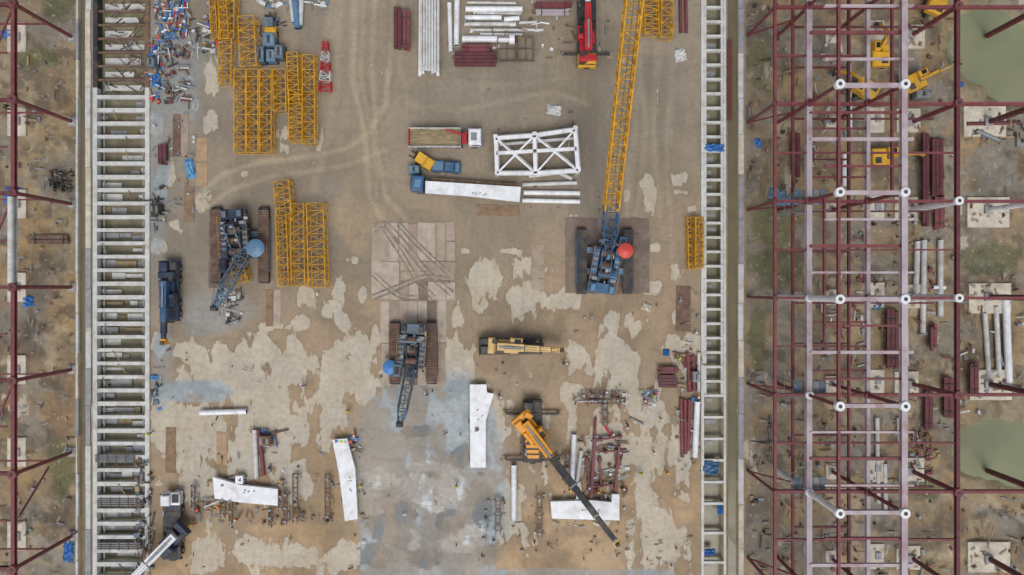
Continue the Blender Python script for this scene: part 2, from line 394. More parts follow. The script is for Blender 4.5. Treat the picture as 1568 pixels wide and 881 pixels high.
b.done('steel_strut_trench')
b=B()
for (a0,a1) in ((1073,1077.4),(1107.6,1111)): 
    pbox(b,a0,-120,a1,990,-.9,.25,conc)
y=-100
while y<985:
    st=22 if y<600 else (33 if y<740 else 45)
    pbox(b,1077.5,y,1107.5,y+3.8,-.5,.2,conc)
    if y<600: pbox(b,1077.5,y+3.9,1081.5,y+21.9,-.5,.1,conc); pbox(b,1103.5,y+3.9,1107.5,y+21.9,-.5,.1,conc)
    if random.random()<.6: pbox(b,1083,y+8,1083+random.uniform(5,18),y+random.uniform(12,19),-1.45,-1.2,conc2)
    y+=st
b.done('concrete_strut_trench')
for x0,y0,x1,y1 in [(1116,60,1118,185),(150,765,215,777),(150,832,215,842),(146,698,205,711)]:
    b=B()
    if x1-x0<5:
        for q in range(3): b.cyl(P(x0-1+q*2.6,y0,.35),P(x0-1+q*2.6,y1,.35),.1,red,8)
        b.done('steel_pipe_bundle')
    else:
        for q in range(4): b.cyl(P(x0,y0+q*3,.35),P(x1,y0+q*3,.35),.12,grey,8)
        for q in range(5): b.beam(P(x0+q*14+4,y0-2,.52),P(x0+q*14+4,y1+1,.52),.12,.1,rust)
        b.done('scaffold_tube_stack')
# ---------------------------------------------------------------- tarps and debris
def tarp(px,py,w,h,mat,rz=0,name='tarpaulin'):
    b=B(); n=9; vs=[]
    for i in range(n):
        for j in range(n):
            e=.0 if 0<i<n-1 and 0<j<n-1 else 1
            vs.append(((i/(n-1)-.5)*w+random.uniform(-.06,.06)*w,(j/(n-1)-.5)*h+random.uniform(-.06,.06)*h,.08+(1-e)*random.uniform(.1,.5)))
    b.add(vs,[(i*n+j,(i+1)*n+j,(i+1)*n+j+1,i*n+j+1) for i in range(n-1) for j in range(n-1)],mat)
    return b.done(name,P(px,py),rz)
def debris(x0,y0,x1,y1,n,mats,name='construction_debris',big=1.0,z=0):
    b=B()
    for _ in range(n):
        p=P(random.uniform(x0,x1),random.uniform(y0,y1)); t=random.random(); m=random.choice(mats); a=random.choice([0,math.pi/2])+random.gauss(0,.25)
        zz=z+random.uniform(.08,.7)
        if t<.45:
            l=random.uniform(.6,3)*big; d=Vector((math.cos(a),math.sin(a),random.uniform(-.05,.05)))*l/2; p.z=zz
            b.beam(p-d,p+d,random.uniform(.08,.28),.1,m)
        elif t<.75:
            b.box((p.x,p.y,z+.25*zz+.1),(random.uniform(.3,1.3)*big,random.uniform(.2,.9)*big,.5*zz),m,a)
        elif t<.9:
            l=random.uniform(.5,2.5)*big; d=Vector((math.cos(a),math.sin(a),0))*l/2; p.z=zz; b.cyl(p-d,p+d,random.uniform(.05,.14),m,8)
        else:
            b.cyl((p.x,p.y,z),(p.x,p.y,z+random.uniform(.4,.9)),random.uniform(.2,.35)*min(1,big*1.3),m,12)
    return b.done(name)
mixm=[rust,wood,grey,dark,white2,tarpb,bluegrey,conc2,redorange,wood2]
debris(240,2,292,62,150,mixm+[tarpb,tarpb,redp,white],big=.65); debris(232,60,250,160,60,mixm+[tarpb,redp,white],big=.7); debris(252,70,292,160,90,[dark,rust,bluegrey,grey,red,rust,white2],big=.7)
debris(290,40,335,80,40,[grey,white2,dark],big=.8); debris(314,0,338,70,45,mixm+[yellow],big=.7); debris(395,30,440,60,14,[bluel,grey,dark],big=.6)
debris(410,0,500,12,22,[white,white2,grey,bluel]); debris(236,160,300,340,40,[grey,wood,dark,white2],big=.5)
debris(236,300,246,360,14,[dark,grey,bluegrey]); debris(236,560,246,630,10,mixm); debris(330,440,372,498,40,[grey,white2,dark,rust],big=.8)
debris(300,760,330,790,16,mixm); debris(536,664,553,690,20,[tarpb,grey,white2,rust],big=.6); debris(888,665,960,770,80,[rust,red,grey,wood,white2,red],big=.75); debris(980,598,1005,630,24,[grey,tarpb,bluegrey,redp,white2],big=.6)
debris(1030,540,1075,560,16,[rust,red,wood]); debris(740,760,800,850,14,[wood,rust,grey],big=.7); debris(330,780,520,800,22,[wood,rust,grey],big=.6)
debris(400,655,430,690,16,[rust,tarpb,wood,redorange]); debris(210,700,236,880,70,[dark,grey,wood,rust,bluegrey],z=.1,big=.8)
debris(870,600,960,618,30,[rust,grey,red,white2],big=.6); debris(800,690,960,850,80,[wood,rust,grey,white2,red],big=.4,name='scattered_offcuts'); debris(240,450,1060,870,110,[wood,rust,grey,white2,dark],big=.3,name='scattered_offcuts')
debris(680,120,1000,330,18,[wood,rust,grey],big=.3,name='scattered_offcuts'); debris(690,2,880,100,60,[white,white2,grey,rust,wood],big=.6); debris(1040,440,1070,600,30,[rust,grey,white2,wood],big=.5); debris(860,20,940,70,12,[rust,wood,grey],big=.5)
debris(1035,600,1072,720,30,[red,rust,white2,wood,grey],big=.6); debris(960,780,1070,870,20,[rust,wood,grey,white2],big=.4)
debris(320,690,560,800,50,[rust,grey,wood,dark],big=.5,name='scattered_offcuts')
for a in [(268,16,2.6,1.6,tarpb),(262,55,2.2,1.2,bluel),(240,122,1.4,2.2,tarpb),(292,258,1.4,3,tarpl),(1095,227,3.2,1.3,tarpb),(1062,612,1,.8,tarpl),(1086,845,1.8,1.0,tarpb),(1087,715,2.6,2.2,blue),(1020,540,1,1,tarpb),(20,300,2.6,2.6,tarpb),(44,462,1.6,1.6,tarpb),(105,845,1.5,3,tarpb),(1190,298,2.6,1.6,bluel),(1340,462,1.8,2.5,blue),(1345,318,2.2,1.2,tarpb),(1470,130,.8,.8,tarpb),(1160,220,1,1.4,tarpb),(15,52,3.8,1.2,tarpb),(237,578,1.2,.8,tarpl),(848,169,2.2,1.5,white2),(1042,85,1.8,2,white2),(990,470,1.5,1.2,conc3),(1205,308,3,1.4,tarpl),(1102,780,.8,1.5,tarpb)]:
    tarp(*a,rz=random.uniform(-.3,.3))
# ---------------------------------------------------------------- steel road plates
def mat_area(x0,y0,x1,y1,nx,ny,ms,skip=0):
    b=B(); dx=(x1-x0)/nx; dy=(y1-y0)/ny
    for i in range(nx):
        for j in range(ny):
            cx=x0+(i+.5)*dx+random.gauss(0,.5); cy=y0+(j+.5)*dy+random.gauss(0,.8)
            b.box((wx(cx),wy(cy),.04+random.uniform(0,.03)),(dx*S-.05,dy*S-.06,.05),random.choice(ms),random.gauss(0,.01))
    return b.done('steel_road_plates')
mat_area(568,341,682,400,8,1,plates); mat_area(683,341,697,400,1,2,plates+dplates[2:3]); mat_area(568,401,612,459,3,1,plates); mat_area(613,401,697,430,2,2,plates); mat_area(613,431,697,459,6,1,plates+dplates[2:3])
mat_area(583,461,683,590,7,2,plates+dplates[1:]); mat_area(865,334,995,392,8,2,dplates); mat_area(865,393,995,450,8,1,dplates)
mat_area(320,320,350,440,2,3,dplates); mat_area(300,213,318,285,1,2,[wood2]); mat_area(265,175,289,240,2,1,[rust,plates[4]]); mat_area(283,285,299,340,1,1,[rust2])
mat_area(407,443,430,500,2,1,[rust2,plates[0]]); mat_area(813,374,833,444,1,4,plates); mat_area(728,313,796,330,2,1,[rust,rust2]); mat_area(1035,438,1058,508,2,1,[rust]); mat_area(332,662,348,712,2,1,[wood2]); mat_area(253,655,270,725,2,1,[rust2,plates[0]])
stm=M('tire_mud','#7d7266',.9,0,.95,.2,'#a09280',1.6)
SZ=[.1]
def stain(pts,w,name='tire_track'):
    b=B(); P3=[P(*p) for p in pts]; n=len(P3); pp=[]
    for i in range(n-1):
        for k in range(14):
            t=k/14; a=P3[max(i-1,0)];c0=P3[i];c1=P3[i+1];d=P3[min(i+2,n-1)]
            pp.append(.5*((2*c0)+(-a+c1)*t+(2*a-5*c0+4*c1-d)*t*t+(-a+3*c0-3*c1+d)*t**3))
    for lane in (-1,1):
        SZ[0]+=.002; vs=[]; m=len(pp)
        for i,p in enumerate(pp):
            d=(pp[min(i+1,m-1)]-pp[max(i-1,0)]).normalized(); s_=Vector((-d.y,d.x,0)); q_=p+s_*lane*w*.42; hw=w*random.uniform(.1,.24)
            vs+=[q_+s_*hw+Z*SZ[0],q_-s_*hw+Z*SZ[0]]
        b.add(vs,[(2*i,2*i+1,2*i+3,2*i+2) for i in range(m-1)],stm)
    b.done(name)
stain([(572,352),(590,345),(620,375),(650,412),(694,452)],.9); stain([(585,344),(612,385),(640,430),(665,457)],.8); stain([(610,343),(650,385),(694,425)],.7); stain([(572,455),(610,440),(650,425),(692,430)],.8); stain([(572,420),(610,452),(640,456)],.7)
# ---------------------------------------------------------------- lattice sections
def lat(x0,y0,x1,y1,w,mat=yellow,z=.9,h=None,bay=1.1,name='crane_boom_section'):
    b=B(); h=h or w*.8
    b.lattice(P(x0,y0,z+h/2-.3),P(x1,y1,z+h/2-.3),w,h,mat,bay,.095,.05)
    c0=P(x0,y0,z+.1); c1=P(x1,y1,z+.1); b.beam(c0,c1,.28,.06,rust2)
    for t in (.2,.8):
        c=P(x0+(x1-x0)*t,y0+(y1-y0)*t); b.box((c.x,c.y,.25),(w*1.15,.3,.5),wood)
    return b.done(name)
lat(352,-30,350,62,2.2); lat(348,62,347,130,1.9); lat(380,28,384,104,2.4); lat(342,0,346,60,1.2,z=2)
for x in (370,389,409): lat(x,108,x,235,1.75)
lat(430,108,431,172,1.9); lat(449,82,452,160,1.6,z=1.2,bay=.7); lat(455,140,455,218,2.0,z=1.0,bay=.7); lat(474,86,475,222,1.8)
lat(433,278,438,330,2.3); lat(432,330,436,438,1.6); lat(457,313,459,438,2.0); lat(485,312,488,440,2.5)
lat(995,-30,997,54,2.1,bay=.7); lat(1021,-30,1020,60,1.7); lat(1058,333,1060,412,1.3,z=.4,bay=.7); lat(1070,333,1070,410,1.2,bay=.7,z=1.2); lat(326,0,330,60,.9,yellow)
b=B()
for i in range(5):
    y0=65+i*15; w0=.7+i*.22
    b.lattice(P(499,y0,.9),P(498,y0+15,.9),w0,.8,redp if i%2==0 else white2,.8,.09,.05,w0+.22,.8)
b.done('red_white_crane_jib')
# ---------------------------------------------------------------- pipe and beam stacks
def pipes(lst,r,mat,name='steel_pipe',z=None,n=14):
    b=B()
    for (x0,y0,x1,y1) in lst: b.pipe(P(x0,y0,r+.1),P(x1,y1,r+.1),r,mat,n)
    return b.done(name)
b=B()
for k in range(7):
    b.ibeam(P(644+k*4.5,-40+random.uniform(-5,5),.9),P(643+k*4.6,112+random.uniform(-6,6),.9),.4,.5,white,.07)
    b.ibeam(P(645+k*4.3,-40,1.45),P(645+k*4.3,105+random.uniform(-10,8),1.45),.3,.45,white2,.07)
for y in (10,60,100): b.beam(P(640,y,.4),P(676,y,.4),.25,.3,wood)
b.done('steel_beam_stack')
for t in [([(688,5,690,80)],.33,white),([(700,-10,699,70)],.42,white),([(713,14,800,14)],.42,white),([(712,27,768,27),(772,30,795,28)],.36,white),([(711,37,790,37)],.3,white2),
 ([(708,60,788,60)],.5,white),([(720,46,832,46),(795,35,820,34)],.22,white2),([(780,60,788,60)],.75,white),([(307,632,378,630)],.42,white),([(879,665,876,738)],.4,white),([(890,690,884,740)],.3,white2),
 ([(715,4,790,5),(725,20,798,21)],.2,white2),([(800,44,826,48),(735,52,800,53)],.18,white2),
 ([(787,712,787,797)],.42,white),([(390,658,393,733)],.35,white2),([(396,658,404,728)],.3,red),([(800,283,883,280)],.3,white2),([(802,295,888,296)],.36,white),([(800,307,888,309)],.34,white),([(810,270,875,262),(850,262,876,274)],.3,white2),
 ([(1043,610,1045,700),(1049,612,1050,695),(1056,612,1054,690)],.28,red),([(1068,615,1064,700)],.45,white),([(1053,540,1056,600),(1062,545,1063,598)],.3,red),([(1070,540,1070,600)],.25,white2),
 ([(1042,0,1043,50),(1050,0,1051,50)],.25,red),([(452,0,456,44)],.5,bluel),([(445,0,450,35),(462,0,460,40)],.35,white2),([(395,0,408,8)],.4,white2),
 ([(912,640,910,668)],.2,red),([(925,650,935,668)],.18,redp),([(965,640,985,650)],.15,grey),([(885,615,955,612)],.12,white2)]:
    pipes(*t)
def bundle(x0,y0,x1,y1,nw,nz,mat,name='steel_beam_bundle'):
    b=B(); vert=abs(y1-y0)>abs(x1-x0)
    for k in range(nw):
        for j in range(nz):
            t=(k+.5)/nw; jz=.45+j*.42; o=random.uniform(-3,3)
            if vert: x=x0+(x1-x0)*t; b.ibeam(P(x,y0+o,jz),P(x,y1+o,jz),abs(x1-x0)*S/nw*.86,.38,mat,.05)
            else: y=y0+(y1-y0)*t; b.ibeam(P(x0+o,y,jz),P(x1+o,y,jz),abs(y1-y0)*S/nw*.86,.38,mat,.05)
    for t in (.15,.85):
        if vert: y=y0+(y1-y0)*t; b.beam(P(x0,y,.13),P(x1,y,.13),.2,.2,wood); b.beam(P(x0,y,.5+nz*.42-.15),P(x1,y,.5+nz*.42-.15),.12,.05,dark)
        else: x=x0+(x1-x0)*t; b.beam(P(x,y0,.13),P(x,y1,.13),.2,.2,wood); b.beam(P(x,y0,.5+nz*.42-.15),P(x,y1,.5+nz*.42-.15),.12,.05,dark)
    return b.done(name)
bundle(603,14,615,74,2,3,red2); bundle(617,18,628,76,2,3,red); bundle(698,80,758,102,4,3,red2); bundle(710,68,752,80,2,3,red); bundle(820,3,874,12,3,2,red); bundle(822,15,872,24,2,1,pink)
bundle(1009,562,1038,572,3,2,red); bundle(1010,574,1036,594,4,2,red2); bundle(242,222,256,250,2,2,red2)
b=B()
for (x0,x1) in ((762,790),(793,817)):
    for z in (.3,1.3):
        for y in (57,94): b.beam(P(x0,y,z),P(x1,y,z),.14,.14,rust)
        for x in (x0,x1): b.beam(P(x,57,z),P(x,94,z),.14,.14,rust)
    b.beam(P(x0,75,.3),P(x1,75,.3),.12,.12,rust); b.beam(P((x0+x1)/2,57,.3),P((x0+x1)/2,94,.3),.12,.12,rust)
    for x in (x0,x1):
        for y in (57,94): b.beam(P(x,y,0),P(x,y,1.3),.14,.14,rust)
b.done('rusty_storage_frame')
b=B(); q=lambda x,y,z=1.1:P(x,y,z)
A0=[(759,212),(818,208),(880,199),(885,262),(820,266),(761,266)]
def frame(z,dx,dy,w,mat,h=.4):
    A=[(x+dx,y+dy) for x,y in A0]
    for i,j in ((0,1),(1,2),(2,3),(3,4),(4,5),(5,0),(1,4)): b.beam(q(*A[i],z),q(*A[j],z),w,h,mat)
    for i,j in ((0,4),(1,5),(1,3),(2,4)): b.beam(q(*A[i],z-.05),q(*A[j],z+.02),w*.5,.2,mat)
    return A
frame(2.6,0,0,.55,white); A=frame(.5,2,-2,.5,white2)
for x,y in A0: b.box(tuple(P(x,y,1.4)),(.6,.6,2.7),white)
b.beam(P(760,235,2.65),P(883,228,2.65),.5,.3,white); b.beam(P(765,222,1.2),P(880,212,1.2),.4,.3,white2)
b.done('white_steel_truss_frame')
def girder(poly,z0,z1,mat=white,name='box_girder',ends=None):
    b=B(); pl=[(P(x,y).x,P(x,y).y) for x,y in poly]; b.prism(pl,z0+.0,z1-.06,mat)
    cx=sum(p[0] for p in pl)/len(pl); cy=sum(p[1] for p in pl)/len(pl)
    b.prism([(cx+(p[0]-cx)*1.015+.02,cy+(p[1]-cy)*1.015) for p in pl],z1-.058,z1,mat)
    n=len(pl); L_=max(range(n),key=lambda i:(Vector(pl[i])-Vector(pl[(i+1)%n])).length)
    a=Vector(pl[L_]);c=Vector(pl[(L_+1)%n])
    for t in (.2,.4,.6,.8):
        p=a.lerp(c,t); b.box((p.x,p.y,z0+(z1-z0)/2),(.12,.12,z1-z0-.1),mat)
    for t in (.2,.8):
        p=a.lerp(c,t).lerp(Vector((cx,cy)),.6); b.box((p.x,p.y,z0/2),(.9,.9,z0),wood)
        b.cyl((p.x,p.y,z1),(p.x,p.y,z1+.12),.12,grey,8)
    for t in (.3,.5,.7):
        p=a.lerp(c,t).lerp(Vector((cx,cy)),random.uniform(.4,1)); b.box((p.x,p.y,z1+.03),(.3,.12,.06),grey,random.random())
    return b.done(name)
girder([(655,281),(718,285),(796,290),(794,312),(715,303),(655,299)],1.5,2.3,white)
girder([(720,588),(745,588),(746,600),(756,602),(744,642),(744,712),(721,712)],.35,1.2)
b=B(); c=P(731,655); b.cyl((c.x,c.y,1.2),(c.x,c.y,1.32),.35,grey,16); b.cyl((c.x,c.y,1.32),(c.x,c.y,1.36),.22,rust,16); b.done('girder_socket')
girder([(512,672),(534,670),(546,715),(550,790),(531,793),(522,722)],.35,1.2)
girder([(331,728),(372,740),(428,746),(428,771),(372,766),(334,760)],.35,1.1); girder([(365,726),(376,726),(376,738),(365,737)],.4,1.2)
girder([(843,765),(905,763),(935,766),(935,754),(946,754),(946,793),(845,790)],.35,1.15)
girder([(880,740),(888,735),(891,760),(882,762)],.3,.9,white2)
b=B()
for k in range(4): b.box(tuple(P(515+k*7,676+k*.5,1.24)),(.5,.35,.06),[tarpb,vestg,white2,redorange][k])
b.done('tool_crates')
def trestle(px,y0,y1,rz=0,w=.7):
    b=B()
    for s_ in (-w/2,w/2):
        b.ibeam((s_,wy(y0)-wy((y0+y1)/2),.95),(s_,wy(y1)-wy((y0+y1)/2),.95),.16,.2,rust,.03)
    L_=(y1-y0)*S
    for k in range(5):
        y=-L_/2+L_*(k+.5)/5
        b.beam((-w/2,y,.84),(w/2,y,.84),.14,.1,dark)
        if k%2==0:
            for s_ in (-1,1): b.beam((s_*w/2,y,.85),(s_*(w/2+.35),y,0),.1,.1,grey)
            b.box((0,y,1.1),(.4,.3,.3),grey)
    b.done('steel_trestle',P(px,(y0+y1)/2),rz)
for t in [(455,722,798),(504,724,795),(345,735,790),(433,735,780),(826,755,820),(763,760,815),(803,655,700),(868,690,740),(925,615,650)]: trestle(*t)
trestle(440,750,800,0,.4); trestle(300,740,780,0,.5); trestle(925,588,637,math.pi/2); trestle(905,588,622,math.pi/2); trestle(417,775,805,0,.4); trestle(357,760,800,0,.4)
# slim separate red members on stands
for x0,y0,x1,y1,w_ in [(911,672,905,762,.45),(948,682,942,752,.35),(916,674,953,668,.28),(898,700,902,738,.25),(918,700,921,745,.25),(912,745,938,742,.25),(925,692,946,690,.22)]:
    b=B(); b.ibeam(P(x0,y0,.8),P(x1,y1,.8),w_,.4,red,.06)
    for t in (.1,.9):
        p=P(x0,y0,.3).lerp(P(x1,y1,.3),t); b.box(tuple(p),(.6,.5,.6),random.choice([rust,red2]))
    b.ibeam(P(x0,y0,.8)+Vector((-w_*.8,0,-.1)),P(x0,y0,.8)+Vector((w_*.8,0.01,-.1)),.25,.3,red2,.05)
    b.done('red_steel_member')
# ---------------------------------------------------------------- vehicles
def wheel(b,x,y,r=.55,w=.35):
    s_=1 if y>0 else -1
    b.cyl((x,y-w/2,r),(x,y+w/2,r),r,black,18); b.cyl((x,y+s_*w/2,r),(x,y+s_*(w/2+.03),r),r*.5,grey,12)
def truck_crane(px,py,rz,L_,W_,body,deck,boomc,tipc,pivot,brot,blen,bw=1.0,cabmat=None,outr=0,upx=-1.2,tipz=3.2,tip_mat=None,flip=False,cuts=(.45,.7,.88),cw2=None,name='mobile_crane'):
    b=B(); cabmat=cabmat or body
    b.box((0,0,.95),(L_,.9,.45),dark); b.bbox((-.8,0,1.32),(L_-2.2,W_,.28),deck)
    for i in range(9): b.box((-L_/2+1.2+i*(L_-3.5)/8,0,1.485),(.5,W_*.7,.05),random.choice([dark,body,deck]))
    for _ in range(14): b.box((random.uniform(-L_/2+.5,L_/2-2.2),random.choice([-1,1])*random.uniform(.5,W_/2-.15),1.55),(random.uniform(.2,.8),random.uniform(.15,.4),random.uniform(.1,.4)),random.choice([dark,body,grey,black,rust]))
    for x in (L_/2-1.2,L_/2-2.9,-L_/2+1.4,-L_/2+2.9)+((0.,) if L_>11 else ()):
        for y in (-W_/2+.2,W_/2-.2): wheel(b,x,y); 
        for y in (-1,1): b.box((x,y*(W_/2-.2),1.22),(1.3,.45,.08),dark)
    cx=L_/2-.95; b.bbox((cx,0,1.25),(1.9,W_,1.1),cabmat); b.bbox((cx-.1,W_*.22,2.1),(1.6,W_*.5,.7),cabmat,0,.15)
    b.box((cx+.72,W_*.22,2.08),(.06,W_*.42,.42),glass); b.box((cx-.1,W_*.475,2.08),(1.0,.05,.38),glass); b.box((cx+.1,-W_*.28,1.9),(1.2,W_*.35,.2),dark)
    for y in (-W_/2-.12,W_/2+.12): b.box((cx+.8,y,1.9),(.1,.2,.35),black)
    if outr:
        for x in (L_/2-2.2,-L_/2+.6):
            b.beam((x,-outr,.9),(x,outr,.9),.35,.3,dark)
            for y in (-outr,outr): b.cyl((x,y,.1),(x,y,1.2),.14,grey,8); b.box((x,y,.06),(.9,.9,.12),wood)
    else:
        for x in (L_/2-2.1,-L_/2+.4):
            b.box((x,0,.95),(.35,W_+.1,.35),dark)
    up=Matrix.Translation((upx,0,0))@Matrix.Rotation(brot,4,'Z'); b.T=up
    b.cyl((0,0,1.46),(0,0,1.7),1.1,dark,20); b.bbox((-.6,0,1.95),(4.0,W_*.8,.5),body)
    b.bbox((-2.7,0,2.15),(1.0,cw2 or W_*.95,1.0),body,0,.12); b.box((-2.2,W_*.28,2.4),(.8,.7,.6),dark); b.bbox((-1.4,-W_*.3,2.45),(1.2,.6,.5),dark)
    if cw2: b.bbox((-1.7,-.9,2.7),(1.8,1.2,.9),body,0,.15); b.bbox((-2.3,1.0,2.8),(1.2,.9,.5),body,.3,.1); b.bbox((.4,-1.1,2.6),(2.2,.6,.6),body,0,.1)
    b.cyl((-1.6,-.45,2.45),(-1.6,.45,2.45),.38,dark,14)
    sy=-1 if flip else 1
    b.bbox((1.0,sy*W_*.36,2.4),(1.9,.95,1.4),body,0,.18); b.box((1.97,sy*W_*.36,2.5),(.05,.75,.9),glass); b.box((1.2,sy*W_*.36,3.115),(1.0,.6,.03),glass); b.box((1.0,sy*(W_*.36+.49),2.55),(1.3,.05,.7),glass)
    p0=Vector((-1.8,0,3.0)); p1=Vector((blen,0,tipz)); c1,c2,c3=cuts
    segs=[(0,c1,bw,boomc),(c1,c2,bw*.82,boomc if cw2 is None else tipc),(c2,c3,bw*.68,tipc),(c3,1.0,bw*.55,tipc)]
    for a,c_,w_,m_ in segs:
        b.beam(p0.lerp(p1,a),p0.lerp(p1,c_),w_,w_*1.05,m_); q_=p0.lerp(p1,c_-.015); b.beam(q_,p0.lerp(p1,c_-.003),w_*1.12,w_*1.17,dark if m_!=dark else grey)
    b.beam(p0+Vector((.3,0,bw*.6)),p0.lerp(p1,c1-.01)+Vector((0,0,bw*.58)),bw*.25,.08,grey)
    for y in (-.2,.2): b.cyl(p0.lerp(p1,.1)+Vector((0,y,bw*.62)),p1+Vector((0,y,.3)),.03,black,5)
    tm=tip_mat or tipc
    b.box(tuple(p1+Vector((.2,0,-.1))),(.9,bw*.7,.9),tm); b.cyl(p1+Vector((.4,-.3,.35)),p1+Vector((.4,.3,.35)),.3,dark,12)
    b.cyl(p1+Vector((.5,0,0)),p1+Vector((.5,0,-1.2)),.05,black,6); b.box(tuple(p1+Vector((.5,0,-1.3))),(.4,.35,.5),tm)
    b.cyl((1.4,0,2.2),p0.lerp(p1,min(.4,c1))+Vector((0,0,-.4)),.17,grey,10)
    b.T=Matrix.Identity(4)
    b.done(name,P(px,py),rz,bevel=.03)
V90=math.pi/2
truck_crane(267,447,V90,9.4,2.6,navy,navy,blue,navy,0,math.pi,7.0,1.05,upx=-.2,tip_mat=orange)
truck_crane(783,529,math.pi,9.8,2.5,tan,dark,tan,tan,0,math.pi-.06,7.4,1.1,cabmat=dark,upx=.3,tip_mat=yellow2)
truck_crane(897,48,-V90,12,2.8,redp,dark,redp,white,0,math.pi+.02,8.0,1.1,cabmat=yellow2,outr=3.6,upx=2.2,tipz=4)
truck_crane(815,659,V90,9.8,2.8,orange,dark,orange,dark,0,ang((793,655),(937,835))-V90,18.6,1.3,cabmat=dark,outr=4.1,upx=.3,tipz=7.5,tip_mat=yellow2,cuts=(.3,.55,.8),cw2=3.2)
truck_crane(270,802,V90,10.5,2.7,navy,dark,white,white,0,ang((290,815),(226,881))-V90,10.5,1.1,cabmat=white,upx=-2.0,tipz=4.2)
def track(b,y,L_,W_,m):
    r=.55; n=8; prof=[]
    for i in range(n+1): t=-V90+math.pi*i/n; prof.append((L_/2-r+r*math.cos(t),r+r*math.sin(t)))
    for i in range(n+1): t=V90+math.pi*i/n; prof.append((-L_/2+r+r*math.cos(t),r+r*math.sin(t)))
    k=len(prof); vs=[(x,y-W_*.42,z+.03) for x,z in prof]+[(x,y+W_*.42,z+.03) for x,z in prof]
    b.add(vs,[tuple(range(k)),tuple(range(2*k-1,k-1,-1))]+[(i,k+i,k+(i+1)%k,(i+1)%k) for i in range(k)],dark)
    x=-L_/2+.5
    while x<L_/2-.4: b.box((x,y,1.16),(.26,W_,.1),m); x+=.36
def crawler_crane(px,py,rzt,rzu,L_,gauge,tw,body,body2,boom,name='crawler_crane',cw=4.2,trk=rust,deckL=9):
    b=B(); b.T=Matrix.Rotation(rzt,4,'Z')
    for s_ in (-1,1): track(b,s_*gauge/2,L_,tw,trk); b.box((0,s_*gauge/2,.65),(L_*.7,tw*1.04,.3),body2)
    for x in (-1.6,1.6): b.box((x,0,.9),(.9,gauge-tw*.9,.5),body2)
    b.box((0,0,.95),(3.4,2.6,.6),dark); b.cyl((0,0,1.2),(0,0,1.6),1.5,dark,24)
    b.T=Matrix.Rotation(rzu,4,'Z'); h=deckL/2
    b.box((0,0,1.8),(deckL,2.0,.35),dark)
    for s_ in (-1,1):
        b.bbox((-.6,s_*1.6,2.3),(deckL*.62,.95,1.2),body,0,.1)
        for k in range(6): b.box((-deckL*.3+k*.8,s_*1.6,2.925),(.35,.7,.05),random.choice([dark,body2,grey]))
    for j in range(3): b.bbox((-h-.2,0,1.75+j*.52),(1.5,cw-j*.15,.5),body if j%2==0 else body2,0,.06)
    for j in (-1,1): b.bbox((-h-.25,j*cw*.33,3.4),(1.0,.7,.35),body2); b.box((-h+1.1,j*1.4,3.05),(.5,.8,.3),grey)
    b.bbox((h-1.1,-1.9,2.5),(1.9,1.1,1.6),body,0,.15); b.box((h-.13,-1.9,2.65),(.05,.9,1.0),glass); b.box((h-1.1,-1.9,3.315),(1.2,.7,.03),glass)
    for x in (-2.2,-.6,1.0): b.cyl((x,-.8,2.4),(x,.8,2.4),.5,rust,16); b.cyl((x,-.9,2.4),(x,-.8,2.4),.65,body2,16); b.cyl((x,.8,2.4),(x,.9,2.4),.65,body2,16)
    for s_ in (-.75,.75):
        b.beam((-h+.4,s_,2.0),(-h+1.6,s_,5.0),.2,.2,body); b.beam((1.2,s_,2.0),(-h+1.6,s_,5.0),.18,.18,body2)
    b.beam((-h+1.6,-.95,5.0),(-h+1.6,.95,5.0),.3,.3,body); b.beam((-h+2.8,-.75,4.3),(-h+2.8,.75,4.3),.15,.15,body2)
    for x in np.linspace(-h,h-2.2,7):
        for s_ in (-1,1): b.cyl((x,s_*2.12,2.0),(x,s_*2.12,3.6),.03,yellow,5)
    for s_ in (-1,1): b.cyl((-h,s_*2.12,3.6),(h-2.2,s_*2.12,3.6),.03,yellow,5)
    for _ in range(46):
        b.box((random.uniform(-h,h-1),random.uniform(-1.9,1.9),random.uniform(2.2,3.1)),(random.uniform(.15,.8),random.uniform(.12,.5),random.uniform(.2,.5)),random.choice([dark,body2,grey,body,black,body,white2]),random.choice([0,V90]))
    b.T=Matrix.Identity(4); c=P(px,py); g=Matrix.Rotation(rzu,3,'Z')@Vector((-h+1.6,0,5.0))
    for (p0,p1,w0,w1,m,bay) in boom:
        q0=Vector(p0)-c; q1=Vector(p1)-c; k_=.13 if m==yellow else .09; b.lattice(q0,q1,w0,w0*.9,m,bay,k_,k_*.55,w1,w1*.9)
    tip=Vector(boom[-1][1])-c
    for s_ in (-.3,.3): b.cyl(g+Vector((s_,0,0)),tip+Vector((s_,0,.5)),.035,dark,5)
    b.cyl(tip+Vector((-.45,0,0)),tip+Vector((.45,0,0)),.45,dark,14)
    b.done(name,c)
P_=lambda x,y,z:tuple(P(x,y,z))
crawler_crane(371,376,V90,ang((375,300),(382,400)),11.6,7.2,1.7,navy,bluegrey,[(P_(383,378,2.4),P_(372,395,3),1.0,1.4,bluegrey,1),(P_(372,395,3),P_(345,440,4),1.5,1.5,bluegrey,1.3),(P_(345,440,4),P_(328,472,4.3),1.5,.6,bluel,1)],deckL=8.5,cw=3.4)
lat(364,400,372,432,2.0,yellow,z=.8,bay=.8)
crawler_crane(634,540,V90,ang((628,490),(622,570)),9.6,5.6,1.7,bluegrey,dark,[(P_(630,562,2.5),P_(626,580,3.2),.8,1.4,bluegrey,1),(P_(626,580,3.2),P_(616,628,6),1.4,1.3,bluegrey,1.2),(P_(616,628,6),P_(612,650,7),1.3,.5,bluel,.9)],deckL=7.2,cw=3.8)
